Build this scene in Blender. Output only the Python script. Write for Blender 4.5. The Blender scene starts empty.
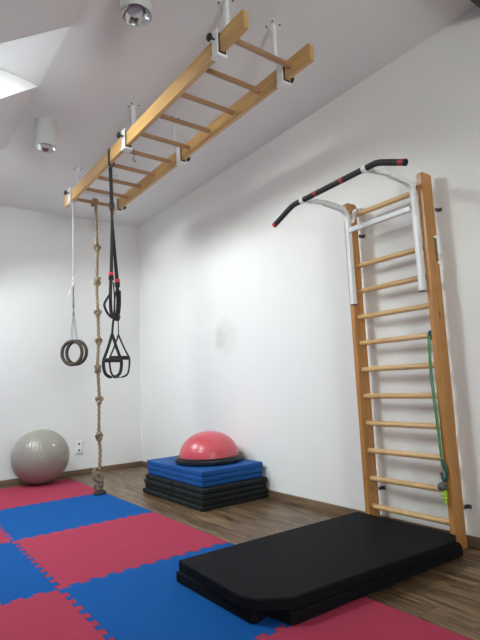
import bpy, bmesh, math, random
from mathutils import Vector, Matrix, Euler
random.seed(7)
C = bpy.context.scene.collection
PI = math.pi
V = Vector

# ------------------------------------------------------------------ room numbers (metres)
W, D, H = 2.718, 5.826, 3.055          # right wall x, back wall y, ceiling z
XC = 0.835                              # crease between flat ceiling and roof slope
TS = 0.713                              # slope of the roof (tan 35.5 deg)
XL, YN = -1.45, -2.2                    # left knee wall, near wall
def slope_z(x): return H + (x - XC) * TS

# ------------------------------------------------------------------ materials
def new_mat(name):
    m = bpy.data.materials.new(name); m.use_nodes = True
    nt = m.node_tree
    return m, nt, nt.nodes['Principled BSDF']
def N(nt, t, **kw):
    n = nt.nodes.new(t)
    for k, v in kw.items():
        if k in n.inputs: n.inputs[k].default_value = v
        else: setattr(n, k, v)
    return n
def L(nt, a, b): nt.links.new(a, b)
def plain(name, col, rough=.5, metal=0., bump=0., bscale=200., coat=0., spec=.5, var=0., vscale=6.):
    m, nt, b = new_mat(name)
    b.inputs['Base Color'].default_value = (*col, 1)
    b.inputs['Roughness'].default_value = rough
    b.inputs['Metallic'].default_value = metal
    b.inputs['Coat Weight'].default_value = coat
    b.inputs['Specular IOR Level'].default_value = spec
    tc = N(nt, 'ShaderNodeTexCoord')
    if var:
        no = N(nt, 'ShaderNodeTexNoise', Scale=vscale, Detail=4.)
        L(nt, tc.outputs['Object'], no.inputs['Vector'])
        mx = N(nt, 'ShaderNodeMix', data_type='RGBA')
        mx.inputs[6].default_value = (*[c * (1 - var) for c in col], 1)
        mx.inputs[7].default_value = (*[min(1, c * (1 + var)) for c in col], 1)
        L(nt, no.outputs['Fac'], mx.inputs[0]); L(nt, mx.outputs[2], b.inputs['Base Color'])
    if bump:
        n2 = N(nt, 'ShaderNodeTexNoise', Scale=bscale, Detail=3.)
        L(nt, tc.outputs['Object'], n2.inputs['Vector'])
        bp = N(nt, 'ShaderNodeBump', Strength=bump, Distance=.002)
        L(nt, n2.outputs['Fac'], bp.inputs['Height']); L(nt, bp.outputs['Normal'], b.inputs['Normal'])
    return m
def wood(name, c1, c2, axis, rough=.4, knots=True, coat=.15):
    m, nt, b = new_mat(name)
    tc = N(nt, 'ShaderNodeTexCoord'); mp = N(nt, 'ShaderNodeMapping')
    s = [22., 22., 22.]; s[axis] = 1.1
    mp.inputs['Scale'].default_value = s
    oi = N(nt, 'ShaderNodeObjectInfo')
    ad = N(nt, 'ShaderNodeVectorMath', operation='ADD')
    L(nt, tc.outputs['Object'], ad.inputs[0]); L(nt, oi.outputs['Random'], ad.inputs[1])
    L(nt, ad.outputs[0], mp.inputs['Vector'])
    no = N(nt, 'ShaderNodeTexNoise', Scale=1.6, Detail=5., Roughness=.6, Distortion=.6)
    L(nt, mp.outputs[0], no.inputs['Vector'])
    rp = N(nt, 'ShaderNodeValToRGB')
    rp.color_ramp.elements[0].position = .3; rp.color_ramp.elements[0].color = (*c1, 1)
    rp.color_ramp.elements[1].position = .7; rp.color_ramp.elements[1].color = (*c2, 1)
    L(nt, no.outputs['Fac'], rp.inputs['Fac'])
    out = rp.outputs['Color']
    if knots:
        mp2 = N(nt, 'ShaderNodeMapping'); s2 = [9., 9., 9.]; s2[axis] = 4.2
        mp2.inputs['Scale'].default_value = s2
        L(nt, ad.outputs[0], mp2.inputs['Vector'])
        vo = N(nt, 'ShaderNodeTexVoronoi', Scale=1.0, Randomness=1.)
        L(nt, mp2.outputs[0], vo.inputs['Vector'])
        r2 = N(nt, 'ShaderNodeValToRGB')
        r2.color_ramp.elements[0].position = .05; r2.color_ramp.elements[0].color = (.8, .8, .8, 1)
        r2.color_ramp.elements[1].position = .11; r2.color_ramp.elements[1].color = (0, 0, 0, 1)
        L(nt, vo.outputs['Distance'], r2.inputs['Fac'])
        mx = N(nt, 'ShaderNodeMix', data_type='RGBA')
        mx.inputs[7].default_value = (c1[0] * .3, c1[1] * .22, c1[2] * .2, 1)
        L(nt, r2.outputs['Color'], mx.inputs[0]); L(nt, out, mx.inputs[6]); out = mx.outputs[2]
    L(nt, out, b.inputs['Base Color'])
    b.inputs['Roughness'].default_value = rough; b.inputs['Coat Weight'].default_value = coat
    b.inputs['Coat Roughness'].default_value = .3
    return m

def wall_mat(name, col, patch=None):
    m, nt, b = new_mat(name)
    b.inputs['Roughness'].default_value = .85; b.inputs['Specular IOR Level'].default_value = .25
    ge = N(nt, 'ShaderNodeNewGeometry')
    no = N(nt, 'ShaderNodeTexNoise', Scale=1.3, Detail=4.)
    L(nt, ge.outputs['Position'], no.inputs['Vector'])
    mx = N(nt, 'ShaderNodeMix', data_type='RGBA')
    mx.inputs[6].default_value = (*[c * .975 for c in col], 1); mx.inputs[7].default_value = (*col, 1)
    L(nt, no.outputs['Fac'], mx.inputs[0]); out = mx.outputs[2]
    if patch:                                   # touched-up spot on the plaster: a real stain
        for (py, pz, rad, pc, amt) in patch:
            sb = N(nt, 'ShaderNodeVectorMath', operation='DISTANCE'); sb.inputs[1].default_value = (W, py, pz)
            n3 = N(nt, 'ShaderNodeTexNoise', Scale=11., Detail=3.)
            L(nt, ge.outputs['Position'], n3.inputs['Vector']); L(nt, ge.outputs['Position'], sb.inputs[0])
            mm = N(nt, 'ShaderNodeMath', operation='MULTIPLY_ADD'); mm.inputs[1].default_value = rad * 1.2; 
            L(nt, n3.outputs['Fac'], mm.inputs[0]); L(nt, sb.outputs['Value'], mm.inputs[2])
            mr = N(nt, 'ShaderNodeMapRange'); mr.inputs['From Min'].default_value = rad * 1.25; mr.inputs['From Max'].default_value = rad * 1.75
            mr.inputs['To Min'].default_value = amt; mr.inputs['To Max'].default_value = 0.
            L(nt, mm.outputs[0], mr.inputs['Value'])
            m2 = N(nt, 'ShaderNodeMix', data_type='RGBA'); m2.inputs[7].default_value = (*pc, 1)
            L(nt, mr.outputs['Result'], m2.inputs[0]); L(nt, out, m2.inputs[6]); out = m2.outputs[2]
    L(nt, out, b.inputs['Base Color'])
    n2 = N(nt, 'ShaderNodeTexNoise', Scale=160., Detail=3.)
    L(nt, ge.outputs['Position'], n2.inputs['Vector'])
    bp = N(nt, 'ShaderNodeBump', Strength=.12, Distance=.002)
    L(nt, n2.outputs['Fac'], bp.inputs['Height']); L(nt, bp.outputs['Normal'], b.inputs['Normal'])
    return m

def floor_mat():
    m, nt, b = new_mat('laminate')
    ge = N(nt, 'ShaderNodeNewGeometry'); sp = N(nt, 'ShaderNodeSeparateXYZ'); cb = N(nt, 'ShaderNodeCombineXYZ')
    L(nt, ge.outputs['Position'], sp.inputs[0]); L(nt, sp.outputs['Y'], cb.inputs['X']); L(nt, sp.outputs['X'], cb.inputs['Y'])
    br = N(nt, 'ShaderNodeTexBrick', offset=.37, Scale=1.)
    br.inputs['Brick Width'].default_value = 1.3; br.inputs['Row Height'].default_value = .192
    br.inputs['Mortar Size'].default_value = .0016; br.inputs['Mortar Smooth'].default_value = .3
    br.inputs['Color1'].default_value = (.0, .0, .0, 1); br.inputs['Color2'].default_value = (1, 1, 1, 1); br.inputs['Mortar'].default_value = (.5, .5, .5, 1)
    L(nt, cb.outputs[0], br.inputs['Vector'])
    mp = N(nt, 'ShaderNodeMapping'); mp.inputs['Scale'].default_value = (1.6, 17, 1)
    off = N(nt, 'ShaderNodeVectorMath', operation='ADD'); L(nt, cb.outputs[0], off.inputs[0])
    ml = N(nt, 'ShaderNodeVectorMath', operation='MULTIPLY'); ml.inputs[1].default_value = (7, 3, 0)
    L(nt, br.outputs['Color'], ml.inputs[0]); L(nt, ml.outputs[0], off.inputs[1]); L(nt, off.outputs[0], mp.inputs['Vector'])
    no = N(nt, 'ShaderNodeTexNoise', Scale=1.5, Detail=6., Roughness=.62, Distortion=1.1)
    L(nt, mp.outputs[0], no.inputs['Vector'])
    rp = N(nt, 'ShaderNodeValToRGB')
    e = rp.color_ramp.elements
    e[0].position = .36; e[0].color = (.045, .025, .012, 1)
    e[1].position = .66; e[1].color = (.28, .185, .10, 1)
    k = e.new(.5); k.color = (.145, .087, .044, 1)
    L(nt, no.outputs['Fac'], rp.inputs['Fac'])
    bw = N(nt, 'ShaderNodeMapRange'); bw.inputs['To Min'].default_value = .82; bw.inputs['To Max'].default_value = 1.15
    L(nt, br.outputs['Color'], bw.inputs['Value'])
    mu = N(nt, 'ShaderNodeMix', data_type='RGBA', blend_type='MULTIPLY'); mu.inputs[0].default_value = 1.
    L(nt, rp.outputs['Color'], mu.inputs[6]); L(nt, bw.outputs['Result'], mu.inputs[7])
    dk = N(nt, 'ShaderNodeMix', data_type='RGBA'); dk.inputs[7].default_value = (.05, .03, .02, 1)
    L(nt, br.outputs['Fac'], dk.inputs[0]); L(nt, mu.outputs[2], dk.inputs[6])
    L(nt, dk.outputs[2], b.inputs['Base Color'])
    b.inputs['Roughness'].default_value = .38
    return m

def mat_embossed(name, col):
    m, nt, b = new_mat(name)
    b.inputs['Base Color'].default_value = (*col, 1); b.inputs['Roughness'].default_value = .62
    b.inputs['Specular IOR Level'].default_value = .06
    tc = N(nt, 'ShaderNodeTexCoord')
    mp = N(nt, 'ShaderNodeMapping'); mp.inputs['Rotation'].default_value = (0, 0, PI / 4); mp.inputs['Scale'].default_value = (55, 55, 55)
    L(nt, tc.outputs['Object'], mp.inputs['Vector'])
    ch = N(nt, 'ShaderNodeTexVoronoi', Scale=1., Randomness=0.)
    L(nt, mp.outputs[0], ch.inputs['Vector'])
    bp = N(nt, 'ShaderNodeBump', Strength=.5, Distance=.004)
    L(nt, ch.outputs['Distance'], bp.inputs['Height']); L(nt, bp.outputs['Normal'], b.inputs['Normal'])
    return m

M = {}
WHITE = (.835, .83, .815)
M['wall'] = wall_mat('wall_paint', WHITE)
M['wall_r'] = wall_mat('wall_paint_patched', WHITE, [(3.91, 1.41, .19, (.74, .715, .66), .5), (3.985, 1.40, .10, (.60, .60, .58), .5)])
M['ceil'] = wall_mat('ceiling_paint', (.83, .825, .82))
M['floor'] = floor_mat()
M['base'] = wood('baseboard_wood', (.11, .07, .042), (.25, .165, .10), 1, .45, False)
M['basex'] = wood('baseboard_wood_x', (.11, .07, .042), (.25, .165, .10), 0, .45, False)
M['beam'] = wood('dark_beam', (.02, .014, .009), (.05, .035, .022), 0, .5, False)
PW1, PW2 = (.50, .27, .085), (.66, .41, .15)
M['wood_y'] = wood('pine_along_y', PW1, PW2, 1)
M['wood_x'] = wood('beech_along_x', (.33, .175, .085), (.44, .25, .13), 0, .4, False)
M['wood_z'] = wood('pine_along_z', (.38, .155, .034), (.52, .245, .066), 2)
M['rung_y'] = wood('beech_along_y', (.55, .33, .13), (.70, .46, .22), 1, .4, False)
M['white'] = plain('white_powder_coat', (.80, .81, .82), .35, bump=.05)
M['lampw'] = plain('lamp_housing', (.60, .62, .61), .45)
M['steel'] = plain('galvanised_steel', (.16, .165, .17), .4, .8)
M['chrome'] = plain('chrome', (.75, .76, .78), .12, 1.)
M['brass'] = plain('old_brass', (.30, .22, .10), .4, .8)
M['lampglass'] = plain('lamp_glass', (.45, .45, .47), .08, .3, coat=.6)
M['black'] = plain('black_plastic', (.012, .012, .014), .4)
M['pad'] = plain('black_rubber_pad', (.03, .025, .022), .8)
M['strap'] = plain('black_webbing', (.012, .012, .015), .75, bump=.4, bscale=500.)
M['foam'] = plain('black_foam_grip', (.014, .014, .015), .65, bump=.4, bscale=600.)
M['redtag'] = plain('red_webbing', (.62, .03, .05), .6)
M['redband'] = plain('red_band', (.40, .025, .03), .5, var=.9, vscale=130.)
M['redcap'] = plain('red_cap', (.42, .03, .035), .5)
M['blackmat'] = mat_embossed('black_mat_vinyl', (.0085, .0085, .0105))
M['stackblack'] = plain('black_mat_cover', (.011, .014, .015), .6, bump=.25, bscale=60., spec=.25)
M['stackblue'] = plain('blue_mat_cover', (.005, .078, .29), .6, spec=.3, bump=.2, bscale=40., var=.08)
M['tred'] = plain('red_foam', (.36, .040, .078), .85, bump=.35, bscale=300., spec=.12, var=.05)
M['tblue'] = plain('blue_foam', (.006, .083, .30), .85, bump=.35, bscale=300., spec=.10, var=.06)
M['bosu'] = plain('red_vinyl', (.60, .085, .11), .33, coat=.2, bump=.05, bscale=90.)
M['rope'] = plain('hemp_rope', (.29, .212, .132), .9, bump=.8, bscale=260., var=.25, vscale=40.)
M['cord'] = plain('white_cord', (.72, .70, .66), .8, bump=.4, bscale=400.)
M['ringwood'] = wood('grey_birch', (.034, .023, .015), (.075, .052, .034), 2, .75, False, 0.)
M['green'] = plain('green_rubber', (.085, .27, .10), .5)
M['dgreen'] = plain('dark_green_rubber', (.012, .10, .07), .5)
M['lime'] = plain('lime_tape', (.40, .60, .06), .6, var=.5, vscale=60.)
M['mottle'] = plain('mottled_ball', (.09, .10, .11), .4, var=.95, vscale=70.)
M['socket'] = plain('socket_plastic', (.90, .90, .89), .3)
M['socketdark'] = plain('socket_holes', (.05, .05, .05), .6)

def ball_mat():
    m, nt, b = new_mat('pearl_grey_vinyl')
    b.inputs['Base Color'].default_value = (.31, .285, .245, 1)
    b.inputs['Roughness'].default_value = .32
    b.inputs['Coat Weight'].default_value = .25; b.inputs['Coat Roughness'].default_value = .15
    b.inputs['Subsurface Weight'].default_value = .25; b.inputs['Subsurface Radius'].default_value = (.08, .07, .06)
    b.inputs['Subsurface Scale'].default_value = .3
    return m
M['ball'] = ball_mat()
def pane_mat():
    m, nt, b = new_mat('window_pane')
    tr = N(nt, 'ShaderNodeBsdfTransparent'); tr.inputs[0].default_value = (.96, .98, .97, 1)
    gl = N(nt, 'ShaderNodeBsdfGlossy', Roughness=.03)
    lw = N(nt, 'ShaderNodeFresnel', IOR=1.3)
    mx = N(nt, 'ShaderNodeMixShader')
    L(nt, lw.outputs[0], mx.inputs[0]); L(nt, tr.outputs[0], mx.inputs[1]); L(nt, gl.outputs[0], mx.inputs[2])
    L(nt, mx.outputs[0], nt.nodes['Material Output'].inputs['Surface'])
    return m
M['pane'] = pane_mat()

# ------------------------------------------------------------------ mesh helpers
def link(name, bm, mat, parent=None, smooth=None, bevel=0., seg=2):
    me = bpy.data.meshes.new(name)
    bmesh.ops.recalc_face_normals(bm, faces=bm.faces[:])
    bm.to_mesh(me); bm.free()
    if mat is not None: me.materials.append(mat)
    o = bpy.data.objects.new(name, me); C.objects.link(o)
    if parent is not None: o.parent = parent
    if smooth is not None:
        for p in me.polygons: p.use_smooth = True
        if smooth < 180:
            bm2 = bmesh.new(); bm2.from_mesh(me)
            for e in bm2.edges:
                if len(e.link_faces) == 2 and e.calc_face_angle(0) > math.radians(smooth): e.smooth = False
            bm2.to_mesh(me); bm2.free()
    if bevel:
        md = o.modifiers.new('bevel', 'BEVEL'); md.width = bevel; md.segments = seg; md.limit_method = 'ANGLE'; md.angle_limit = math.radians(40)
    return o
def box(bm, x0, x1, y0, y1, z0, z1, mat4=None):
    vs = [bm.verts.new(V((x, y, z))) for x in (x0, x1) for y in (y0, y1) for z in (z0, z1)]
    for f in ((0, 1, 3, 2), (4, 6, 7, 5), (0, 4, 5, 1), (2, 3, 7, 6), (0, 2, 6, 4), (1, 5, 7, 3)):
        bm.faces.new([vs[i] for i in f])
    if mat4 is not None: bmesh.ops.transform(bm, matrix=mat4, verts=vs)
    return vs
def BM(): return bmesh.new()
def boxm(*a): bm = BM(); box(bm, *a); return bm
def lathe(bm, prof, n=32, mat4=None, cap=True):
    rings = []
    allv = []
    for r, z in prof:
        if r < 1e-6: v = [bm.verts.new((0, 0, z))]
        else: v = [bm.verts.new((r * math.cos(2 * PI * i / n), r * math.sin(2 * PI * i / n), z)) for i in range(n)]
        rings.append(v); allv += v
    for a, b in zip(rings, rings[1:]):
        if len(a) == 1 and len(b) == 1: continue
        for i in range(n):
            j = (i + 1) % n
            if len(a) == 1: bm.faces.new((a[0], b[i], b[j]))
            elif len(b) == 1: bm.faces.new((a[i], a[j], b[0]))
            else: bm.faces.new((a[i], a[j], b[j], b[i]))
    if cap:
        for rg in (rings[0], rings[-1]):
            if len(rg) > 2: bm.faces.new(rg)
    if mat4 is not None: bmesh.ops.transform(bm, matrix=mat4, verts=allv)
def axis_mat(p, d):
    d = V(d).normalized()
    return Matrix.Translation(V(p)) @ d.to_track_quat('Z', 'Y').to_matrix().to_4x4()
def cyl(bm, a, b, r, n=16, r2=None, ch=0.):
    a, b = V(a), V(b); ln = (b - a).length
    r2 = r if r2 is None else r2
    prof = [(r, 0), (r2, ln)] if not ch else [(r - ch, 0), (r, ch), (r2, ln - ch), (r2 - ch, ln)]
    lathe(bm, prof, n, axis_mat(a, b - a))
def sphere(bm, c, r, n=16, sc=(1, 1, 1)):
    bmesh.ops.create_uvsphere(bm, u_segments=n, v_segments=max(6, n // 2), radius=r, matrix=Matrix.Translation(V(c)) @ Matrix.Diagonal((*sc, 1)))
def smooth_path(pts, n=8, closed=False):
    pts = [V(p) for p in pts]; out = []; m = len(pts)
    rng = range(m) if closed else range(m - 1)
    for i in rng:
        if closed: p0, p1, p2, p3 = pts[i - 1], pts[i], pts[(i + 1) % m], pts[(i + 2) % m]
        else: p0, p1, p2, p3 = pts[max(0, i - 1)], pts[i], pts[i + 1], pts[min(m - 1, i + 2)]
        for k in range(n):
            t = k / n
            out.append(.5 * ((2 * p1) + (p2 - p0) * t + (2 * p0 - 5 * p1 + 4 * p2 - p3) * t * t + (3 * p1 - p0 - 3 * p2 + p3) * t ** 3))
    if not closed: out.append(pts[-1])
    return out
def sweep(bm, pts, section, hint=None, closed=False, twist=0., rad=None, cap=True):
    """section: 2D outline; hint: direction the section's first axis follows (None: parallel transport)"""
    pts = [V(p) for p in pts]; m = len(pts); rings = []
    side = None; dist = 0.
    for i, p in enumerate(pts):
        if closed: t = pts[(i + 1) % m] - pts[i - 1]
        else: t = pts[min(m - 1, i + 1)] - pts[max(0, i - 1)]
        t.normalize()
        if i: dist += (p - pts[i - 1]).length
        if hint is not None: s = V(hint)
        elif side is None: s = V((1, 0, 0)) if abs(t.x) < .8 else V((0, 1, 0))
        else: s = side
        s = s - t * s.dot(t)
        if s.length < 1e-4: s = t.orthogonal()
        s.normalize(); side = s; n_ = t.cross(s)
        a = twist * dist; ca, sa = math.cos(a), math.sin(a)
        k = 1. if rad is None else rad(i / (m - 1))
        rings.append([bm.verts.new(p + s * (k * (x * ca - y * sa)) + n_ * (k * (x * sa + y * ca))) for x, y in section])
    q = len(section)
    for i in range(m if closed else m - 1):
        a, b = rings[i], rings[(i + 1) % m]
        for j in range(q): bm.faces.new((a[j], a[(j + 1) % q], b[(j + 1) % q], b[j]))
    if cap and not closed:
        bm.faces.new(rings[0]); bm.faces.new(rings[-1])
def circ(r, n=10): return [(r * math.cos(2 * PI * i / n), r * math.sin(2 * PI * i / n)) for i in range(n)]
def strand(r, n=18, a=.14): return [(r * (1 + a * math.cos(3 * 2 * PI * i / n)) * math.cos(2 * PI * i / n), r * (1 + a * math.cos(3 * 2 * PI * i / n)) * math.sin(2 * PI * i / n)) for i in range(n)]
def rect(w, t): return [(-w / 2, -t / 2), (w / 2, -t / 2), (w / 2, t / 2), (-w / 2, t / 2)]
def rrect(w, t, r=.004):
    out = []
    for sx, sy, a0 in ((1, 1, 0), (-1, 1, PI / 2), (-1, -1, PI), (1, -1, 3 * PI / 2)):
        for k in range(3):
            a = a0 + k * PI / 4
            out.append((sx * (w / 2 - r) + r * math.cos(a), sy * (t / 2 - r) + r * math.sin(a)))
    return out
def prism(bm, poly, z0, z1):
    lo = [bm.verts.new((x, y, z0)) for x, y in poly]; hi = [bm.verts.new((x, y, z1)) for x, y in poly]
    bm.faces.new(lo[::-1]); bm.faces.new(hi)
    n = len(poly)
    for i in range(n): bm.faces.new((lo[i], lo[(i + 1) % n], hi[(i + 1) % n], hi[i]))

def tag(o, label, cat, group=None, kind=None):
    o['label'] = label; o['category'] = cat
    if group: o['group'] = group
    if kind: o['kind'] = kind
    return o
def thing(name, loc, label, cat, group=None, rz=0.):
    o = bpy.data.objects.new(name, None); o.empty_display_size = .05
    C.objects.link(o); o.location = loc; o.rotation_euler = (0, 0, rz)
    return tag(o, label, cat, group)
def copy_tree(o, parent=None):
    c = o.copy(); C.objects.link(c)
    if parent is not None: c.parent = parent
    for ch in list(o.children): copy_tree(ch, c)
    return c
def struct(name, bm, mat, parent=None, label=None, cat=None, **kw):
    o = link(name, bm, mat, parent, **kw)
    if parent is None:
        o['kind'] = 'structure'
        if label: o['label'] = label; o['category'] = cat
    return o

# ------------------------------------------------------------------ the room
T = .12
struct('floor', boxm(XL - T, W + T, YN - T, D + T, -.12, 0), M['floor'], label='brown wood laminate floor with long planks', cat='floor')
struct('wall_right', boxm(W, W + T, YN - T, D + T, 0, H + .2), M['wall_r'], label='white right wall behind the wall bars, with a patched spot', cat='wall')
struct('wall_back', boxm(XL - T, W, D, D + T, 0, H + .75), M['wall'], label='white back wall behind the gym ball', cat='wall')
NWX0, NWX1, NWZ0, NWZ1 = .0, .88, 1.05, 2.10      # opening for an unseen window, added behind the camera as fill light
bm = BM()
for (a, b_, c_, d_) in ((XL - T, NWX0, 0, H + .75), (NWX1, W, 0, H + .75), (NWX0, NWX1, 0, NWZ0), (NWX0, NWX1, NWZ1, H + .75)):
    box(bm, a, b_, YN - T, YN, c_, d_)
struct('wall_near', bm, M['wall'], label='white wall behind the camera', cat='wall')
struct('wall_left', boxm(XL - T, XL, YN, D, 0, slope_z(XL)), M['wall'], label='low white knee wall under the roof slope', cat='wall')
struct('ceiling', boxm(XC, W, YN, D, H, H + .2), M['ceil'], label='flat white ceiling the ladder hangs from', cat='ceiling')
# roof slope with skylight openings
XB, XG = -.40, .53                       # low end of opening, top end of glass
LIFT = (XC - XG) * TS + .045                     # how far (in z) the glass lies above the inner face
def out_z(x): return slope_z(x) + LIFT
SKY = [(2.631, 3.32), (4.361, 5.05)]
bm = BM()
def quad(*ps): bm.faces.new([bm.verts.new(V(p)) for p in ps])
ys = [YN]
for a, b in SKY: ys += [a, b]
ys.append(D)
for i in range(len(ys) - 1):
    y0, y1 = ys[i], ys[i + 1]
    if i % 2 == 0:      # solid roof between the skylights: a closed wedge piece
        a, b = (XC, XL - T)
        quad((a, y0, slope_z(a)), (a, y1, slope_z(a)), (b, y1, slope_z(b)), (b, y0, slope_z(b)))
        quad((XC, y0, out_z(XC)), (b, y0, out_z(b)), (b, y1, out_z(b)), (XC, y1, out_z(XC)))
        quad((XC, y0, H), (XC, y0, out_z(XC)), (XC, y1, out_z(XC)), (XC, y1, H))
        for y in (y0, y1): quad((XC, y, H), (b, y, slope_z(b)), (b, y, out_z(b)), (XC, y, out_z(XC)))
    else:               # below the opening, and the block above its flat top reveal
        b = XL - T
        quad((XB, y0, slope_z(XB)), (XB, y1, slope_z(XB)), (b, y1, slope_z(b)), (b, y0, slope_z(b)))
        quad((XB, y0, out_z(XB)), (b, y0, out_z(b)), (b, y1, out_z(b)), (XB, y1, out_z(XB)))
        quad((XB, y0, slope_z(XB)), (XB, y0, out_z(XB)), (XB, y1, out_z(XB)), (XB, y1, slope_z(XB)))
        quad((XC, y0, H), (XG, y0, out_z(XG)), (XG, y1, out_z(XG)), (XC, y1, H))
        quad((XC, y0, out_z(XC)), (XG, y0, out_z(XG)), (XG, y1, out_z(XG)), (XC, y1, out_z(XC)))
bmesh.ops.remove_doubles(bm, verts=bm.verts[:], dist=1e-5)
sl = struct('ceiling_slope', bm, M['ceil'], label='sloping white attic ceiling pierced by skylights', cat='ceiling')
ang = math.atan(TS)
names = ['in the roof slope nearest in view at upper left', 'in the roof slope by the back wall']
for i, (y0, y1) in enumerate(SKY):
    t = bpy.data.objects.new('window_%d' % (i + 1), None); C.objects.link(t)
    t['kind'] = 'structure'; t['label'] = 'roof window ' + names[i]; t['category'] = 'window'
    cx = (XB + XG) / 2; ln = (XG - XB) / math.cos(ang)
    t.location = (cx, (y0 + y1) / 2, out_z(cx)); t.rotation_euler = (0, -ang, 0)
    w = y1 - y0
    fb = BM(); q = .05
    for (a, b, c, d) in ((-ln / 2, ln / 2, -w / 2, -w / 2 + q), (-ln / 2, ln / 2, w / 2 - q, w / 2), (-ln / 2, -ln / 2 + q, -w / 2 + q, w / 2 - q), (ln / 2 - q, ln / 2, -w / 2 + q, w / 2 - q)):
        box(fb, a, b, c, d, .002, .06)
    link('window_frame', fb, M['white'], t, bevel=.004)
    link('pane', boxm(-ln / 2 + q, ln / 2 - q, -w / 2 + q, w / 2 - q, .026, .032), M['pane'], t)
    ld = bpy.data.lights.new('daylight_portal', 'AREA'); ld.shape = 'RECTANGLE'; ld.size = ln - .1; ld.size_y = w - .1
    ld.cycles.is_portal = True
    lo = bpy.data.objects.new('daylight_portal', ld); C.objects.link(lo)
    lo.location = t.location + V((math.sin(ang), 0, -math.cos(ang))) * .01; lo.rotation_euler = t.rotation_euler
t = bpy.data.objects.new('window_%d' % (len(SKY) + 1), None); C.objects.link(t)  # added window out of view, brightens the back wall and ceiling
t['kind'] = 'structure'; t['label'] = 'unseen white window added behind the camera for fill light'; t['category'] = 'window'
t.location = ((NWX0 + NWX1) / 2, YN - T + .06, (NWZ0 + NWZ1) / 2)
w, hh = NWX1 - NWX0, NWZ1 - NWZ0; fb = BM()
for (a, b_, c_, d_) in ((-w / 2, w / 2, -hh / 2, -hh / 2 + .06), (-w / 2, w / 2, hh / 2 - .06, hh / 2), (-w / 2, -w / 2 + .06, -hh / 2 + .06, hh / 2 - .06), (w / 2 - .06, w / 2, -hh / 2 + .06, hh / 2 - .06), (-.04, .04, -hh / 2 + .06, hh / 2 - .06)):
    box(fb, a, b_, -.03, .03, c_, d_)
link('window_frame', fb, M['white'], t, bevel=.004)
link('pane', boxm(-w / 2 + .06, w / 2 - .06, -.008, -.002, -hh / 2 + .06, hh / 2 - .06), M['pane'], t)
ld = bpy.data.lights.new('daylight_portal', 'AREA'); ld.shape = 'RECTANGLE'; ld.size = w - .12; ld.size_y = hh - .12
ld.cycles.is_portal = True
lo = bpy.data.objects.new('daylight_portal', ld); C.objects.link(lo)
lo.location = t.location + V((0, .002, 0)); lo.rotation_euler = (PI / 2, 0, 0)
# skirting
struct('baseboard_right', boxm(W - .016, W, YN, D, 0, .058), M['base'], bevel=.004, label='brown skirting along the right wall', cat='baseboard')
struct('baseboard_back', boxm(XL, W - .016, D - .016, D, 0, .058), M['basex'], bevel=.004, label='brown skirting along the back wall', cat='baseboard')
struct('trim_1', boxm(XC + .02, W, .93, 1.165, H - .1, H), M['beam'], bevel=.006, label='dark brown beam across the ceiling at the upper right corner', cat='beam')

# ------------------------------------------------------------------ puzzle floor tiles
MX, MY, TT = 1.745, 5.553, .02
def teeth(n=10, dep=.026):
    """outline (along, out) of one edge: dovetail tabs and slots, 0..1"""
    out = []; p = 1. / n
    for k in range(n):
        s = .04 + .92 * k * p
        sg = 1 if k % 2 == 0 else -1
        # half the pitch is tab; tab leans outward
        out += [(s + p * .25, 0), (s + p * .17, dep), (s + p * .75, dep), (s + p * .67, 0)]
    return out
TE = teeth()
def tile(col, row, label):
    x0, y0 = MX - 1 - col, MY - row - 1
    g = .0012
    pts = []
    # bottom edge (y0): boundary with row+1 -> tabs of this tile poke out downward
    pts.append((x0, y0))
    pts += [(x0 + a, y0 + d) for a, d in TE] if row < 4 else []
    pts.append((x0 + 1, y0))
    if col > 0:      # right edge: tabs of this tile poke right
        pts += [(x0 + 1 + d, y0 + a) for a, d in TE]
    pts.append((x0 + 1, y0 + 1))
    if row > 0:      # top edge: slots for the neighbour's tabs
        pts += [(x0 + a, y0 + 1 + d) for a, d in reversed(TE)]
    pts.append((x0, y0 + 1))
    if col < 1:      # left edge: slots
        pts += [(x0 + d, y0 + a) for a, d in reversed(TE)]
    # shrink a hair so neighbours do not touch
    n = len(pts); cx = x0 + .5; cy = y0 + .5; sh = []
    for i in range(n):
        p, a, b = V(pts[i]), V(pts[i - 1]), V(pts[(i + 1) % n])
        e1 = (p - a).normalized(); e2 = (b - p).normalized()
        n1 = V((-e1.y, e1.x)); n2 = V((-e2.y, e2.x)); bis = n1 + n2
        k = g / max(.35, 1 + n1.dot(n2)) * 1.0
        q = p + bis * k
        sh.append((q.x - cx, q.y - cy))
    bm = BM(); prism(bm, sh, 0, TT)
    red = (row + col) % 2 == 0
    o = link('foam_floor_tile', bm, M['tred' if red else 'tblue'])
    o.location = (cx, cy, 0.0002)
    tag(o, label, 'floor tile', 'interlocking foam floor tiles')
TL = {(0, 0): 'red foam puzzle tile under the grey gym ball', (0, 1): 'blue foam puzzle tile touching the hanging knotted rope end',
      (0, 2): 'large red foam puzzle tile in the middle of the floor between two blue ones', (0, 3): 'blue foam puzzle tile lying under the big black mats',
      (0, 4): 'red foam puzzle tile in front of the big black mats by the laminate', (1, 0): 'blue foam puzzle tile left of the gym ball tile',
      (1, 1): 'red foam puzzle tile at the left picture edge, only a small corner showing', (1, 2): 'blue foam puzzle tile cut by the left picture edge',
      (1, 3): 'red foam puzzle tile at the bottom left corner of the photo', (1, 4): 'blue foam puzzle tile nearest the camera at bottom left'}
for (c, r), l in TL.items(): tile(c, r, l)

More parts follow.
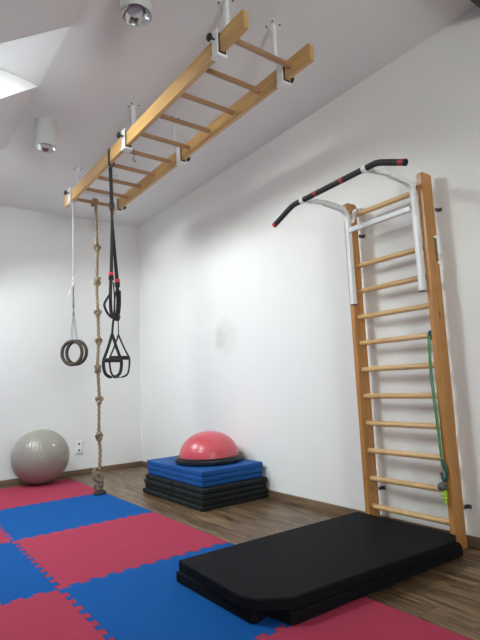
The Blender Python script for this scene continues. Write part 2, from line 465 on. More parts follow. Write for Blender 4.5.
# ------------------------------------------------------------------ big black mats under the wall bars
def mat_drop(x):
    t = min(1., max(0., (x - 1.66) / .85)); t = t * t * (3 - 2 * t)
    return TT + .0005 - .005 * t
def soft_mat(name, poly, z0, th, mat, label, grp):
    bm = BM()
    cx = sum(p[0] for p in poly) / len(poly); cy = sum(p[1] for p in poly) / len(poly)
    prism(bm, [(x - cx, y - cy) for x, y in poly], 0, th)
    for k in range(26):
        x = 1.15 + k * .06
        geo = bm.verts[:] + bm.edges[:] + bm.faces[:]
        bmesh.ops.bisect_plane(bm, geom=geo, plane_co=(x - cx, 0, 0), plane_no=(1, 0, 0))
    for v in bm.verts: v.co.z += mat_drop(v.co.x + cx) + .0005
    o = link(name, bm, mat, smooth=30, bevel=.007, seg=3); o.location = (cx, cy, z0)
    return tag(o, label, 'mat', grp)
low = [(1.212, 2.243), (1.222, 1.664), (1.246, 1.648), (1.305, 1.664), (1.318, 1.63), (1.332, 1.546), (1.36, 1.538), (2.50, 1.508), (2.545, 1.55), (2.553, 2.235)]
top = [(1.222, 2.232), (1.203, 1.70), (1.232, 1.63), (1.35, 1.545), (2.41, 1.487), (2.50, 1.54), (2.515, 2.215)]
soft_mat('exercise_mat', low, 0, .05, M['blackmat'], 'lower black mat with a notched corner, pressed flat under another', 'thick black mats by the wall bars')
soft_mat('exercise_mat', top, .0505, .05, M['blackmat'], 'upper thick black mat with cut-off corners, lying before the wall bars', 'thick black mats by the wall bars')

# ------------------------------------------------------------------ stack of mats in the corner
TH = .0415
def black_panel(y0, y1, x0=0., x1=.655):
    b = boxm(x0, x1, y0, y1, .0005, TH - .0005); return b
t = thing('folding_mat', (2.035, 3.335, 0), 'bottom black folding mat of the corner stack, lying on the laminate', 'mat', 'black mats in the corner stack')
link('panel', black_panel(0, .508), M['stackblack'], t, bevel=.012, seg=3)
link('panel', black_panel(.512, 1.03), M['stackblack'], t, bevel=.012, seg=3)
link('hinge', boxm(.03, .62, .503, .517, .004, .012), M['stackblack'], t)
protoB = t
lab = ['second black folding mat from the floor in the corner stack', 'third black folding mat from the floor in the corner stack', 'topmost black folding mat, right under the blue ones']
for k, (dx, dy, rz) in enumerate([(.012, -.004, -.004), (.008, -.006, .003), (.018, -.004, -.003)]):
    c = copy_tree(protoB); c.location = (2.035 + dx, 3.335 + dy, TH * (k + 1)); c['label'] = lab[k]; c.rotation_euler = (0, 0, rz)
    c.scale = (.985, .985, 1)
zb = TH * 4
t = thing('gym_mat', (2.075, 3.375, zb), 'single blue mat lying between black mats and the folded blue one', 'mat', 'blue mats in the corner stack')
link('cover', boxm(0, .605, 0, .955, .0005, TH - .0005), M['stackblue'], t, bevel=.010, seg=3)
link('seam', boxm(-.0012, .6062, -.0012, .9562, TH / 2 - .0015, TH / 2 + .0015), M['stackblue'], t)
t = thing('gym_mat', (2.07, 3.37, zb + TH), 'folded blue mat of two layers carrying the red balance dome', 'mat', 'blue mats in the corner stack')
link('layer', boxm(0, .612, 0, .965, .0005, TH - .0012), M['stackblue'], t, bevel=.009, seg=3)
link('layer', boxm(0, .612, 0, .965, TH - .0008, TH * 2 - .0005), M['stackblue'], t, bevel=.009, seg=3)
zt = zb + TH * 3
# balance dome
t = thing('balance_dome', (2.402, 3.775, zt), 'red half-ball balance trainer with black base on the blue mats', 'balance trainer')
b = BM(); lathe(b, [(0, .0005), (.27, .0005), (.295, .008), (.303, .024), (.300, .040), (.286, .048), (.268, .049), (0, .049)], 64)
link('platform', b, M['black'], t, smooth=40)
prof = []
for k in range(33):
    a = k / 32 * PI / 2
    r = .262 * math.cos(a) ** .92; z = .044 + .215 * math.sin(a)
    g = .0012 * math.sin(k * 2.2) if 3 < k < 12 else 0
    prof.append((max(0, r + g) if k < 32 else 0, z))
b = BM(); lathe(b, [(.256, .040)] + prof, 64)
link('dome', b, M['bosu'], t, smooth=60)
b = BM(); lathe(b, [(.286, .047), (.289, .052), (.280, .057), (.256, .054)], 64, cap=False)
link('rim', b, M['black'], t, smooth=60)

# ------------------------------------------------------------------ gym ball
R = .282
t = thing('gym_ball', (1.425, 5.495, TT + .0004), 'large pearl-grey gym ball with fine ridges, against the back wall', 'ball')
prof = []
NN = 150
for k in range(NN + 1):
    a = -PI / 2 + PI * k / NN
    g = 0
    if .12 < k / NN < .88: g = .0016 * math.cos(k * PI / 2.5) * .75
    prof.append(((R + g) * math.cos(a) if 0 < k < NN else 0, (R + g) * math.sin(a)))
b = BM(); lathe(b, prof, 72)
bmesh.ops.rotate(b, verts=b.verts[:], cent=(0, 0, 0), matrix=V((.20, -.80, .42)).to_track_quat('Z', 'Y').to_matrix())
for v in b.verts:
    v.co.z *= .975; v.co.x *= 1.005; v.co.y *= 1.005
    v.co.z += R * .975
    if v.co.z < .004: v.co.z = .0006 + v.co.z * .1 if v.co.z > 0 else .0004
o = link('shell', b, M['ball'], t, smooth=180)
b = BM(); d = V((.20, -.80, .42)).normalized(); cc = V((0, 0, R * .975)); pd = cc + V((d.x * R, d.y * R, d.z * R * .975))
lathe(b, [(0, .003), (.008, .003), (.011, .0005), (.011, -.002), (0, -.002)], 20, axis_mat(pd, d))
link('valve_plug', b, M['socket'], t, smooth=40)

# ------------------------------------------------------------------ wall socket
t = thing('wall_socket', (1.930, D - .0002, .31), 'white double power socket low on the back wall beside the gym ball', 'socket')
link('cover_plate', boxm(-.041, .041, -.012, 0, -.073, .073), M['socket'], t, bevel=.005, seg=3)
for s in (-1, 1):
    b = BM(); lathe(b, [(.027, 0), (.027, .0035), (.0225, .0035), (.0215, .001), (0, .001)], 28, axis_mat((0, -.012, s * .0345), (0, -1, 0)))
    o = link('outlet', b, M['socket'], t, smooth=40)
    b = BM()
    cyl(b, (0, -.0128, s * .0345), (0, -.0140, s * .0345), .0115, 24)
    cyl(b, (0, -.0138, s * .0345 + .009), (0, -.020, s * .0345 + .009), .0028, 10)
    for h in (-.006, .006): cyl(b, (h, -.0138, s * .0345), (h, -.0150, s * .0345), .004, 10)
    link('contact_hole', b, M['socketdark'], o, smooth=40)

# ------------------------------------------------------------------ ceiling spot lamps
t = thing('ceiling_lamp', (1.0, 3.775, H), 'white cylinder ceiling spot in the middle of the ceiling left of the ladder', 'lamp', 'cylinder ceiling spots')
b = BM(); lathe(b, [(.081, -.0005), (.081, -.203), (.083, -.213), (.079, -.213), (.076, -.208), (.076, -.16), (0, -.16)], 40)
link('housing', b, M['lampw'], t, smooth=35)
b = BM(); lathe(b, [(.076, -.209), (.074, -.211), (.058, -.184), (.038, -.168), (0, -.166)], 36, cap=False)
link('reflector', b, M['chrome'], t, smooth=30)
b = BM(); lathe(b, [(.026, -.167), (.040, -.188), (.036, -.198), (.014, -.202), (0, -.202)], 24, cap=False)
link('bulb', b, M['lampglass'], t, smooth=40)
c = copy_tree(t); c.location = (1.0, 2.115, H); c['label'] = 'white cylinder ceiling spot cut by the top edge of the photo'

# ------------------------------------------------------------------ ladder under the ceiling
ZB, ZT = 2.71, 2.815
XI0, XI1, RT = 1.437, 1.863, .031
lad = thing('ceiling_ladder', (1.65, 3.19, ZB), 'long pine ladder hung flat under the ceiling on white brackets', 'ladder')
def rail(x0, x1, y0, y1):
    b = BM(); h = ZT - ZB
    pr = [(y0, 0), (y1, 0), (y1, h - .012), (y1 - .01, h), (y0 + .012, h), (y0, h - .014)]
    lo = [b.verts.new((x0, y, z)) for y, z in pr]; hi = [b.verts.new((x1, y, z)) for y, z in pr]
    b.faces.new(lo); b.faces.new(hi[::-1])
    for i in range(6): b.faces.new((lo[i], lo[(i + 1) % 6], hi[(i + 1) % 6], hi[i]))
    return b
Y0, Y1 = 1.745 - 3.19, 4.63 - 3.19
link('rail', rail(XI0 - RT - 1.65, XI0 - 1.65, Y0, Y1), M['wood_y'], lad, bevel=.003)
link('rail', rail(XI1 - 1.65, XI1 + RT - 1.65, Y0, Y1), M['wood_y'], lad, bevel=.003)
RY = [1.905 + .2885 * k for k in range(10)]
RZ = .052
for y in RY:
    b = BM(); cyl(b, (XI0 - 1.65 - .002, y - 3.19, RZ), (XI1 - 1.65 + .002, y - 3.19, RZ), .0165, 20)
    link('rung', b, M['wood_x'], lad, smooth=40)
# hanging brackets (three frames, each with two struts and two clamps)
hb = thing('ladder_bracket', (1.65, 1.985, H), 'white ceiling bracket holding the near end of the ladder', 'bracket', 'white brackets holding the ladder')
z_c = ZT + .004 - H                     # underside of the cross bar
for s in (-1, 1):
    xs = s * .170
    link('strut', boxm(xs - .0125, xs + .0125, -.0125, .0125, z_c + .025, -.004), M['white'], hb, bevel=.003)
    pl = link('ceiling_plate', boxm(xs - .042, xs + .042, -.042, .042, -.004, 0), M['white'], hb, bevel=.0015)
    for q in ((-.028, -.028), (.028, .028), (.028, -.028), (-.028, .028)):
        b = BM(); lathe(b, [(0, -.009), (.005, -.0085), (.0075, -.004), (0, -.004)], 12, Matrix.Translation((xs + q[0], q[1], 0)))
        link('screw', b, M['steel'], pl, smooth=40)
    # clamp: a U around the rail
    xi = s * (XI1 - 1.65); xo = s * (XI1 + RT - 1.65)
    a0, a1 = sorted((xi - s * .007, xi - s * .015)); b0, b1 = sorted((xo + s * .007, xo + s * .015))
    cb = BM(); hw = .026; zl = ZB - .010 - H; zh = ZT + .004 - H
    box(cb, a0, a1, -hw, hw, zl - .008, zh)
    box(cb, b0, b1, -hw, hw, zl - .008, zh + .02)
    u0, u1 = sorted((xi - s * .017, xo + s * .020))
    box(cb, u0, u1, -hw - .003, hw + .003, zl - .016, zl)
    cl = link('clamp', cb, M['white'], hb, bevel=.002)
    pb = BM()
    c0, c1 = sorted((xi - s * .0065, xi - s * .0008)); box(pb, c0, c1, -hw - .004, hw + .004, zl + .0095, zh - .006)
    c0, c1 = sorted((xo + s * .0065, xo + s * .0008)); box(pb, c0, c1, -hw - .004, hw + .004, zl + .0095, zh - .006)
    c0, c1 = sorted((xi - s * .0065, xo + s * .0065)); box(pb, c0, c1, -hw - .004, hw + .004, zl + .0008, zl + .0092)
    link('rubber_pad', pb, M['pad'], cl)
    kb = BM(); zk = (ZB + ZT) / 2 + (.024 if s < 0 else -.014) - H; xk = xo + s * .0155
    cyl(kb, (xk, 0, zk), (xk + s * .022, 0, zk), .006, 12)
    for j in range(6):
        a = j * PI / 3
        sphere(kb, (xk + s * .032, .013 * math.cos(a), zk + .013 * math.sin(a)), .0095, 10, (1.1, 1, 1))
    cyl(kb, (xk + s * .020, 0, zk), (xk + s * .043, 0, zk), .016, 18, ch=.003)
    link('knob', kb, M['black'], cl, smooth=50)
link('cross_bar', boxm(-(XI1 - 1.65) + .0, (XI1 - 1.65) - .0, -.0125, .0125, z_c, z_c + .025), M['white'], hb, bevel=.003)
for y, l in ((3.20, 'white ceiling bracket holding the middle of the ladder'), (4.45, 'white ceiling bracket holding the far end of the ladder by the rings')):
    c = copy_tree(hb); c.location.y = y; c['label'] = l

# short black cord on the middle clamp
t = thing('cord_hook', (1.456, 3.165, 2.692), 'short black cord end dangling from the middle ladder bracket', 'cord')
b = BM(); sweep(b, smooth_path([(0, 0, .0), (.002, -.002, -.03), (.004, 0, -.06), (-.002, 0, -.085), (.012, 0, -.098), (.018, 0, -.088)], 6), circ(.0028, 8))
link('cord', b, M['strap'], t, smooth=60)

# ------------------------------------------------------------------ knotted climbing rope
rx, ry = 1.655, RY[9]; zr = ZB + RZ
rp = thing('climbing_rope', (rx, ry, zr), 'thick hemp climbing rope with knots hanging from the last ladder rung', 'rope')
def rz(z): return z - zr
kz = [2.314, 1.989, 1.679, 1.413, 1.150, .862, .536]
dx = [.020, .018, .022, .028, .018, .030, .024]
path = [(.0, -.026, .0)]
path = [(.002, -.0335, -.004), (.004, -.024, -.05), (.008, -.012, -.16)]
for k, (z, q) in enumerate(zip(kz, dx)):
    path += [(q - .003, -.004, rz(z + .05)), (q, 0, rz(z)), (q + .003 * (-1) ** k, .002, rz(z - .05))]
path += [(.034, 0, rz(.40)), (.026, -.004, rz(.27)), (.026, 0, rz(.20)), (.022, .004, rz(.12)), (.030, 0, rz(.062))]
b = BM(); sweep(b, smooth_path(path, 10), strand(.0142, 18), twist=48.)
link('strand', b, M['rope'], rp, smooth=60)
# hitch round the rung
b = BM()
for k in range(2):
    xo = -.014 + k * .026
    pts = [(xo + .004 * math.sin(a), .031 * math.cos(a), .031 * math.sin(a) - .0) for a in [j * 2 * PI / 20 for j in range(20)]]
    sweep(b, pts, strand(.0125, 12), closed=True)
link('hitch', b, M['rope'], rp, smooth=60)
def knot_bm(c, s, rot):
    b = BM(); pts = []
    for k in range(48):      # trefoil pulled tight
        a = 2 * PI * k / 48
        x = math.sin(a) + 1.55 * math.sin(2 * a); y = math.cos(a) - 1.55 * math.cos(2 * a); z = -1.15 * math.sin(3 * a)
        pts.append(V((x * .0085, z * .0095, y * .0105)) * s)
    m = Matrix.Rotation(rot, 3, 'Z')
    pts = [m @ p + V(c) for p in pts]
    sweep(b, pts, strand(.0125 * s, 12), closed=True)
    return b
for k, (z, q) in enumerate(zip(kz, dx)):
    link('knot', knot_bm((q, 0, rz(z)), 1.25 + .07 * math.sin(k * 2.3), .6 + k * 1.1), M['rope'], rp, smooth=60)
# bound, looped tail end
b = BM()
sweep(b, smooth_path([(.02, 0, rz(.245)), (-.022, -.012, rz(.25)), (-.036, -.008, rz(.20)), (-.016, 0, rz(.15)), (.024, .012, rz(.17)), (.044, 0, rz(.22)), (.05, -.008, rz(.16)), (.03, -.02, rz(.10)), (.006, -.01, rz(.13)), (-.018, 0, rz(.11)), (-.006, .01, rz(.066))], 10), strand(.0125, 14), twist=55.)
sweep(b, smooth_path([(.0, .02, rz(.23)), (.03, .028, rz(.235)), (.052, .012, rz(.19)), (.036, -.018, rz(.15)), (.02, -.024, rz(.20)), (-.014, -.02, rz(.215)), (-.02, -.016, rz(.17)), (.02, -.026, rz(.14)), (.05, -.008, rz(.11)), (.044, 0, rz(.066))], 10), strand(.0115, 14), twist=55.)
link('tail_loop', b, M['rope'], rp, smooth=60)
b = BM()
lathe(b, [(0, 0), (.045, 0), (.056, .008), (.052, .020), (.034, .034), (0, .036)], 24, Matrix.Translation((.026, 0, rz(TT + .0015))) @ Matrix.Diagonal((1.1, .8, 1, 1)))
link('end_cap', b, M['pad'], rp, smooth=50)

# ------------------------------------------------------------------ pair of gym rings on a white cord
gx, gy = 1.409, 4.405
t = thing('ring_rope', (gx, gy, ZB), 'thin white cord tied to the far left ladder rail carrying the rings', 'rope')
b = BM()
# loop round the rail
hz = ZT - ZB
sweep(b, smooth_path([(-.012, 0, -.004), (-.0125, 0, hz * .5), (-.010, 0, hz + .003), (.010, 0, hz + .0055), (.031, 0, hz + .003), (.0335, 0, hz * .5), (.033, 0, -.003), (.012, 0, -.006)], 6, True), circ(.0035, 8), closed=True)
link('rail_loop', b, M['cord'], t, smooth=60)
b = BM()
for s in (-1, 1):
    sweep(b, smooth_path([(.006 + .004 * s, 0, -.008), (.006 + .004 * s, .002 * s, -.40), (.007 + .003 * s, 0, -.68), (.009, 0, -.76)], 8), circ(.0029, 8))
link('upper_cord', b, M['cord'], t, smooth=60)
b = BM()
for z in (-.665, -.745, -.80): sphere(b, (.009, 0, z), .011, 12, (1, 1, 1.3))
sweep(b, smooth_path([(.004, -.005, -.745), (-.016, -.008, -.80), (-.022, -.006, -.87), (-.046, -.01, -.93)], 8), circ(.0036, 8))
sweep(b, smooth_path([(.010, -.005, -.745), (.020, -.006, -.81), (.012, -.006, -.88), (.018, -.006, -.93)], 8), circ(.003, 8))
link('knot', b, M['cord'], t, smooth=60)
RC = [(-.006, .0, -1.417, -.32), (.046, .036, -1.412, -.32)]     # ring centres and turn, relative
RR, rr = .104, .0148
b = BM()
for (x, y, z, a) in RC:
    u = V((math.cos(-.62 + a), math.sin(-.62 + a), 0)); nn = V((-u.y, u.x, 0))
    topc = V((x, y, z + RR))
    for s in (-1, 1):
        sweep(b, smooth_path([(.009 + .0035 * s, 0, -.80), (.010 + .004 * s, y * .3, -1.0), topc + nn * (s * .012) + V((0, 0, .05)), topc + nn * (s * .0198), topc + nn * (s * .012) + V((0, 0, -.015)), topc + V((0, 0, -.0198))], 8), circ(.002, 6))
link('lower_cord', b, M['steel'], t, smooth=60)
for i, (x, y, z, a) in enumerate(RC):
    o_ = BM(); u = V((math.cos(-.62 + a), math.sin(-.62 + a), 0))
    sweep(o_, [u * (RR * math.cos(q)) + V((0, 0, RR * math.sin(q))) for q in [2 * PI * k / 56 for k in range(56)]], circ(rr, 14), closed=True)
    o = link('gym_ring', o_, M['ringwood'], smooth=180); o.location = (gx + x, gy + y, ZB + z)
    tag(o, ['worn dark wooden gym ring, left one of the hanging pair', 'worn dark wooden gym ring, right one of the hanging pair'][i], 'gym ring', 'pair of gym rings')

# ------------------------------------------------------------------ suspension trainer
sx, sy = 1.416, 3.50
t = thing('suspension_trainer', (sx, sy, ZB), 'black suspension trainer straps with two handles looped over the ladder rail', 'suspension trainer')
def zz(z): return (.959 + (z - .959) * .972 if z < 2.6 else z) - ZB
HX = (1, -.25, 0)
def strap_bm(pts, w=.03, th=.0035, n=8, hint=HX, rad=None):
    b = BM(); sweep(b, smooth_path(pts, n), rect(w, th), hint=hint, rad=rad); return b
b = BM()
x0, x1 = XI0 - RT - sx, XI0 - sx
sweep(b, smooth_path([(x0 - .003, 0, zz(2.70)), (x0 - .003, 0, zz(2.76)), (x0 - .003, 0, hz - .002), (x0 + .002, 0, hz + .004), (x1 - .002, 0, hz + .004), (x1 + .003, 0, hz - .002), (x1 + .003, 0, zz(2.76)), (x1 + .003, 0, zz(2.70)), (.002, 0, zz(2.66)), (x0 + .008, 0, zz(2.685))], 5, True), rect(.030, .003), hint=(0, 1, 0), closed=True)
sweep(b, smooth_path([(-.002, 0, zz(2.67)), (.003, 0, zz(2.55)), (.006, 0, zz(2.415))], 8), rect(.027, .005), hint=HX)
link('anchor_strap', b, M['strap'], t)
b = BM()
cpts = [(.004 + .016 * math.cos(a), 0, zz(2.40) + .042 * math.sin(a)) for a in [2 * PI * k / 24 for k in range(24)]]
sweep(b, cpts, circ(.0055, 8), closed=True)
link('carabiner', b, M['black'], t, smooth=60)
link('main_strap', strap_bm([(.006, .0, zz(2.415)), (.004, -.004, zz(2.30)), (.0, -.004, zz(2.1)), (-.006, -.004, zz(1.85))], .026, rad=lambda q: .5 + .5 * q), M['strap'], t)
link('main_strap', strap_bm([(.008, .004, zz(2.415)), (.010, .006, zz(2.30)), (.021, .006, zz(2.1)), (.042, .006, zz(1.81))], .030, rad=lambda q: .45 + .5 * q), M['strap'], t)
for x, z in ((-.006, 1.847), (.043, 1.797)):
    o = link('adjuster', boxm(x - .018, x + .018, -.009, .011, zz(z) - .050, zz(z) - .012), M['strap'], t, bevel=.003)
    link('red_tab', boxm(x - .017, x + .017, -.012, .013, zz(z) - .012, zz(z) + .013), M['redtag'], o, bevel=.003)
# folded lengths of strap under the adjusters
b = BM()
def rb(pts, w=.026, th=.0035, hint=HX): sweep(b, smooth_path(pts, 8), rect(w, th), hint=hint)
rb([(-.006, .006, zz(1.80)), (-.010, .008, zz(1.68)), (-.008, .006, zz(1.56)), (.008, .004, zz(1.50))], .024, .010)
rb([(-.014, -.008, zz(1.80)), (-.016, -.010, zz(1.70)), (-.046, -.012, zz(1.645)), (-.066, -.012, zz(1.60)), (-.050, -.010, zz(1.55)), (-.018, -.008, zz(1.51)), (.010, -.006, zz(1.50))], .018, .0035)
rb([(.006, -.012, zz(1.78)), (.012, -.014, zz(1.65)), (.006, -.012, zz(1.52))], .010, .005)
link('strap_fold', b, M['strap'], t)
b = BM()
rb([(.043, .004, zz(1.75)), (.048, .006, zz(1.66)), (.042, .004, zz(1.55)), (.036, .002, zz(1.50))], .024, .010)
rb([(.036, -.010, zz(1.75)), (.014, -.016, zz(1.65)), (.012, -.016, zz(1.55)), (.026, -.012, zz(1.49)), (.046, -.010, zz(1.52)), (.058, -.010, zz(1.60)), (.060, -.008, zz(1.72))], .012, .004)
rb([(-.012, -.016, zz(1.525)), (.010, -.020, zz(1.498)), (.034, -.018, zz(1.49)), (.050, -.014, zz(1.52))], .028, .008, hint=(.3, 0, 1))
link('strap_fold', b, M['strap'], t)
link('lower_strap', strap_bm([(.006, -.010, zz(1.50)), (-.004, -.012, zz(1.43)), (-.009, -.012, zz(1.36))], .016, .004), M['strap'], t)
link('lower_strap', strap_bm([(.052, .02, zz(1.52)), (.055, .022, zz(1.44)), (.056, .022, zz(1.362))], .007, .004), M['strap'], t)
def handle(ax, az, gx0, gx1, gz, y, bot, w):
    h = bpy.data.objects.new('handle', None); C.objects.link(h); h.parent = t; h.empty_display_size = .03
    b = BM()
    for gx_ in (gx0, gx1): sweep(b, smooth_path([(ax, y, zz(az + .02)), (ax * .5 + gx_ * .5, y, zz((az + gz) / 2)), (gx_, y, zz(gz))], 6), rect(w, .004), hint=HX)
    link('triangle_strap', b, M['strap'], h)
    b = BM(); cyl(b, (gx0 + .004, y, zz(gz)), (gx1 - .004, y, zz(gz)), .0155, 18, ch=.004)
    link('foam_grip', b, M['foam'], h, smooth=40)
    b = BM(); mid = (gx0 + gx1) / 2
    sweep(b, smooth_path([(gx0, y, zz(gz)), (gx0 + .002, y, zz(gz - .06)), (gx0 + .02, y, zz(bot + .022)), (mid, y, zz(bot)), (gx1 - .02, y, zz(bot + .022)), (gx1 - .002, y, zz(gz - .06)), (gx1, y, zz(gz))], 8), rect(w * 1.1, .004), hint=HX)
    link('foot_loop', b, M['strap'], h)
handle(-.009, 1.355, -.078, .060, 1.175, -.014, 1.045, .021)
handle(.056, 1.355, -.016, .142, 1.195, .026, 1.045, .012)

# ------------------------------------------------------------------ wall bars
YR, YL, UT = 1.585, 2.203, .034
XF, XK = 2.573, 2.676                      # front and back of uprights
wb = thing('wall_bars', ((XF + XK) / 2, (YR + YL) / 2, 0), 'tall pine wall bars fixed to the right wall', 'wall bars')
ox, oy = wb.location.x, wb.location.y
HT = 2.162
def upright(y0, y1, notch):
    b = BM()
    pr = [(XF, 0.001), (XK, 0.001)]
    if notch: pr += [(XK, 1.605), (XK - .036, 1.622), (XK - .036, 1.768), (XK, 1.785)]
    pr += [(XK, HT - .008), (XK - .010, HT), (XF + .012, HT), (XF, HT - .012)]
    lo = [b.verts.new((x - ox, y0 - oy, z)) for x, z in pr]; hi = [b.verts.new((x - ox, y1 - oy, z)) for x, z in pr]
    b.faces.new(lo); b.faces.new(hi[::-1]); n = len(pr)
    for i in range(n): b.faces.new((lo[i], lo[(i + 1) % n], hi[(i + 1) % n], hi[i]))
    return b
ur = link('upright', upright(YR, YR + UT, True), M['wood_z'], wb, bevel=.003)
link('upright', upright(YL - UT, YL, False), M['wood_z'], wb, bevel=.003)
b = BM(); box(b, XK - .034 - ox, XK - .0005 - ox, YR + .004 - oy, YR + UT - .004 - oy, 1.6225, 1.7675)
box(b, XK - .024 - ox, XK - .010 - ox, YR + .002 - oy, YR + .006 - oy, 1.65, 1.72); cyl(b, (XK - .016 - ox, YR + .004 - oy, 1.74), (XK - .016 - ox, YR + .012 - oy, 1.74), .007, 12)
link('latch_plate', b, M['brass'], ur, bevel=.0015)
WZ = [.137 + .1749 * k for k in range(10)] + [2.066]
XRG = 2.612
for z in WZ:
    b = BM(); cyl(b, (XRG - ox, YR + UT - .003 - oy, z), (XRG - ox, YL - UT + .003 - oy, z), .0175, 20)
    link('rung', b, M['rung_y'], wb, smooth=40)
for y, s in ((YR, -1), (YL - UT, -1)):
    for z in ((.215, 1.945) if y == YR else (.236, 1.938)):
        b = BM(); yy = y - oy
        box(b, XK + .001 - ox, W - .0005 - ox, yy - .003, yy - .0005, z - .011, z + .011)
        box(b, W - .0035 - ox, W - .0005 - ox, yy - .024, yy - .0005, z - .011, z + .011)
        cyl(b, (W - .0035 - ox, yy - .014, z), (W - .009 - ox, yy - .014, z), .006, 6)
        link('wall_bracket', b, M['steel'], wb)

# ------------------------------------------------------------------ pull-up bar hooked on the wall bars
pu = thing('pull_up_bar', (2.57, 1.897, 1.44), 'white pull-up frame with black bar hooked on top of the wall bars', 'pull-up bar')
px, py, pz = 2.57, 1.897, 1.44
XB2, ZBAR = 2.125, 2.090
for yy, qb in ((2.152, 2.140), (1.635, 1.645)):
    q = yy - py; qb -= py; zq = ZBAR - pz - qb * .03
    xf = 2.5535 - px; hq = q + (.024 if yy < py else -.026)
    b = BM()
    pts = [(xf, q, 1.445 - pz), (xf, q, 1.6 - pz), (xf, q, 1.8 - pz), (xf, q, 2.01 - pz)]
    # curve forward
    cxx, czz, rr2 = xf - .08, 2.02 - pz, .08
    for k in range(1, 9):
        a = k / 8 * math.radians(82); pts.append((cxx + rr2 * math.cos(a), q, czz + rr2 * math.sin(a)))
    e = V(pts[-1]); pts.append((e.x - .16, q, e.z + .010))
    sweep(b, pts, rrect(.030, .036), hint=(0, 1, 0))
    post = link('post', b, M['white'], pu, smooth=40)
    e2 = V(pts[-1])
    b = BM(); sweep(b, [(e2.x + .03, q, e2.z - .002), (e2.x - .02, q, e2.z), (XB2 - px + .022, qb, zq + .002)], rrect(.024, .027), hint=(0, 1, 0))
    link('arm_extension', b, M['white'], pu, smooth=40)
    b = BM(); cyl(b, (XB2 - px, qb - .014, zq), (XB2 - px, qb + .014, zq), .0225, 24, ch=.003)
    cyl(b, (XB2 - px + .034, qb - .017, zq - .002), (XB2 - px + .034, qb + .017, zq - .002), .006, 10)
    link('bar_clamp', b, M['white'], pu, smooth=40)
    link('foot_cap', boxm(xf - .019, xf + .019, q - .016, q + .016, 1.441 - pz, 1.446 - pz), M['black'], pu)
    # hook over the rung behind the post
    b = BM(); sweep(b, smooth_path([(xf + .012, hq, 2.00 - pz), (XRG - px - .022, hq, 2.06 - pz), (XRG - px - .006, hq, 2.103 - pz), (XRG - px + .02, hq, 2.098 - pz), (XRG - px + .026, hq, 2.07 - pz)], 6), rect(.03, .005), hint=(0, 1, 0))
    link('hook', b, M['white'], pu)
b = BM(); sweep(b, [(2.5535 - px, 1.661 - py, 1.952 - pz), (2.5535 - px, 2.139 - py, 1.952 - pz)], rrect(.026, .034))
link('cross_brace', b, M['white'], pu, smooth=40)
def barpt(y):       # bar with both ends bent down
    d = abs(y) - .335
    return V((XB2 - px - (max(0, d) * .05), y, ZBAR - pz - max(0, d) * .44 - y * .03))
ysb = [-.515 + .01 * k for k in range(104)]
pts = [barpt(y) for y in ysb]
for _ in range(8):
    pts = [pts[0]] + [(pts[i - 1] + pts[i] * 2 + pts[i + 1]) / 4 for i in range(1, len(pts) - 1)] + [pts[-1]]
b = BM(); sweep(b, pts, circ(.0172, 20))
bar = link('bar', b, M['foam'], pu, smooth=60)
def seg_band(i0, i1, r, name, mat):
    b = BM(); sweep(b, pts[i0:i1 + 1], circ(r, 20)); o = link(name, b, mat, bar, smooth=50); o['label'] = name.replace('_', ' ')
seg_band(63, 65, .0179, 'red_band', M['redband']); seg_band(42, 44, .0179, 'red_band', M['redband'])
seg_band(1, 4, .0179, 'red_band', M['redband'])
seg_band(101, 103, .0181, 'red_end_cap', M['redcap'])
b = BM(); sweep(b, pts[0:2], circ(.0184, 20)); link('end_cap', b, M['black'], bar, smooth=50)

# ------------------------------------------------------------------ green expander hanging on a rung
gzr = WZ[6]
t = thing('exercise_band', (2.612, 1.640, gzr), 'green rubber band with handle knotted on a rung of the wall bars', 'exercise band')
b = BM()
for dy in (-.006, .006):
    sweep(b, [(.0245 * math.cos(a), dy, .0245 * math.sin(a)) for a in [2 * PI * k / 20 for k in range(20)]], circ(.0055, 8), closed=True)
link('hitch', b, M['dgreen'], t, smooth=60)
b = BM()
f0 = 2.560 - 2.612
sweep(b, smooth_path([(-.026, -.004, -.008), (-.038, -.008, -.05), (f0, -.010, -.20), (f0, -.018, -.45), (f0, -.024, -.70), (f0, -.024, -.76)], 10), circ(.0045, 10))
sweep(b, smooth_path([(-.026, .006, -.006), (-.038, .004, -.06), (f0, .0, -.25), (f0, -.010, -.50), (f0, -.018, -.74)], 10), circ(.004, 10))
link('tube', b, M['green'], t, smooth=60)
b = BM(); sweep(b, smooth_path([(f0, -.020, -.70), (f0 - .002, -.040, -.74), (f0, -.040, -.79), (f0, -.022, -.815), (f0, -.012, -.77)], 8), circ(.0085, 10))
link('clip', b, M['dgreen'], t, smooth=60)
b = BM(); sphere(b, (f0 - .010, -.014, -.845), .025, 20)
link('ball_grip', b, M['mottle'], t, smooth=180)
b = BM()
lathe(b, [(0, -.095), (.008, -.092), (.014, -.072), (.010, -.060), (.021, -.050), (.015, -.040), (.022, -.030), (.016, -.020), (.020, -.010), (.012, 0), (0, .001)], 16, Matrix.Translation((f0 - .006, -.022, -.862)) @ Matrix.Diagonal((.8, .8, .85, 1)))
link('taped_end', b, M['lime'], t, smooth=50)

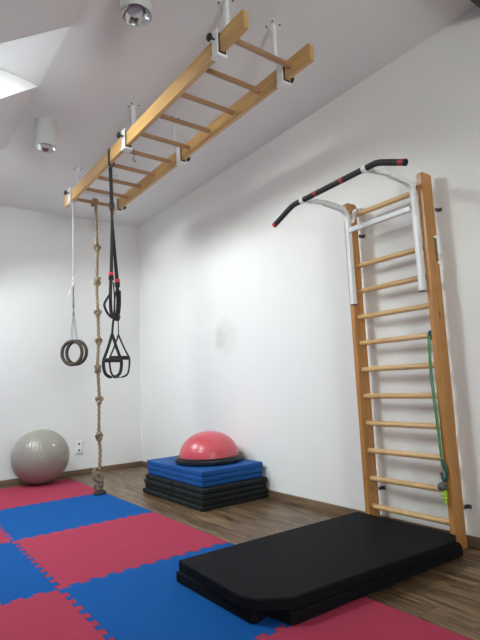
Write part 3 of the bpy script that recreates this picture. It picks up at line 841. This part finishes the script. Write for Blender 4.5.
# ------------------------------------------------------------------ daylight
w = bpy.data.worlds.new('overcast_sky'); bpy.context.scene.world = w; w.use_nodes = True
nt = w.node_tree; bg = nt.nodes['Background']
tc = N(nt, 'ShaderNodeTexCoord'); sp = N(nt, 'ShaderNodeSeparateXYZ'); L(nt, tc.outputs['Generated'], sp.inputs[0])
rp = N(nt, 'ShaderNodeValToRGB'); e = rp.color_ramp.elements
mr = N(nt, 'ShaderNodeMapRange'); mr.inputs['From Min'].default_value = -1; mr.inputs['From Max'].default_value = 1
L(nt, sp.outputs['Z'], mr.inputs['Value']); L(nt, mr.outputs['Result'], rp.inputs['Fac'])
e[0].position = .40; e[0].color = (1.05, 1.06, 1.02, 1)
e[1].position = 1.; e[1].color = (.62, .68, .72, 1)
k = e.new(.462); k.color = (1.05, 1.06, 1.02, 1)
k = e.new(.50); k.color = (1.05, 1.06, 1.04, 1)
k = e.new(.70); k.color = (.66, .70, .73, 1)
L(nt, rp.outputs['Color'], bg.inputs['Color']); bg.inputs['Strength'].default_value = 14.

# ------------------------------------------------------------------ camera
f, yaw, pitch, roll, h = 492.7932, .6398, .1273, -.0454, .9592
cy, sy_ = math.cos(yaw), math.sin(yaw)
cam = bpy.data.cameras.new('camera'); co = bpy.data.objects.new('camera', cam); C.objects.link(co)
fw = V((sy_ * math.cos(pitch), cy * math.cos(pitch), math.sin(pitch)))
rt0 = V((cy, -sy_, 0)); up0 = rt0.cross(fw)
cr, sr = math.cos(roll), math.sin(roll)
rt = rt0 * cr + up0 * sr; up = -rt0 * sr + up0 * cr
co.matrix_world = Matrix((( rt.x, up.x, -fw.x, 0), (rt.y, up.y, -fw.y, 0), (rt.z, up.z, -fw.z, h), (0, 0, 0, 1)))
cam.sensor_fit = 'VERTICAL'; cam.sensor_height = 36.; cam.lens = f * 36. / 640.; cam.clip_start = .02
sc = bpy.context.scene; sc.camera = co
vs = sc.view_settings; vs.view_transform = 'Standard'; vs.look = 'None'; vs.gamma = 1.; vs.use_curve_mapping = False
vs.exposure = 1.68
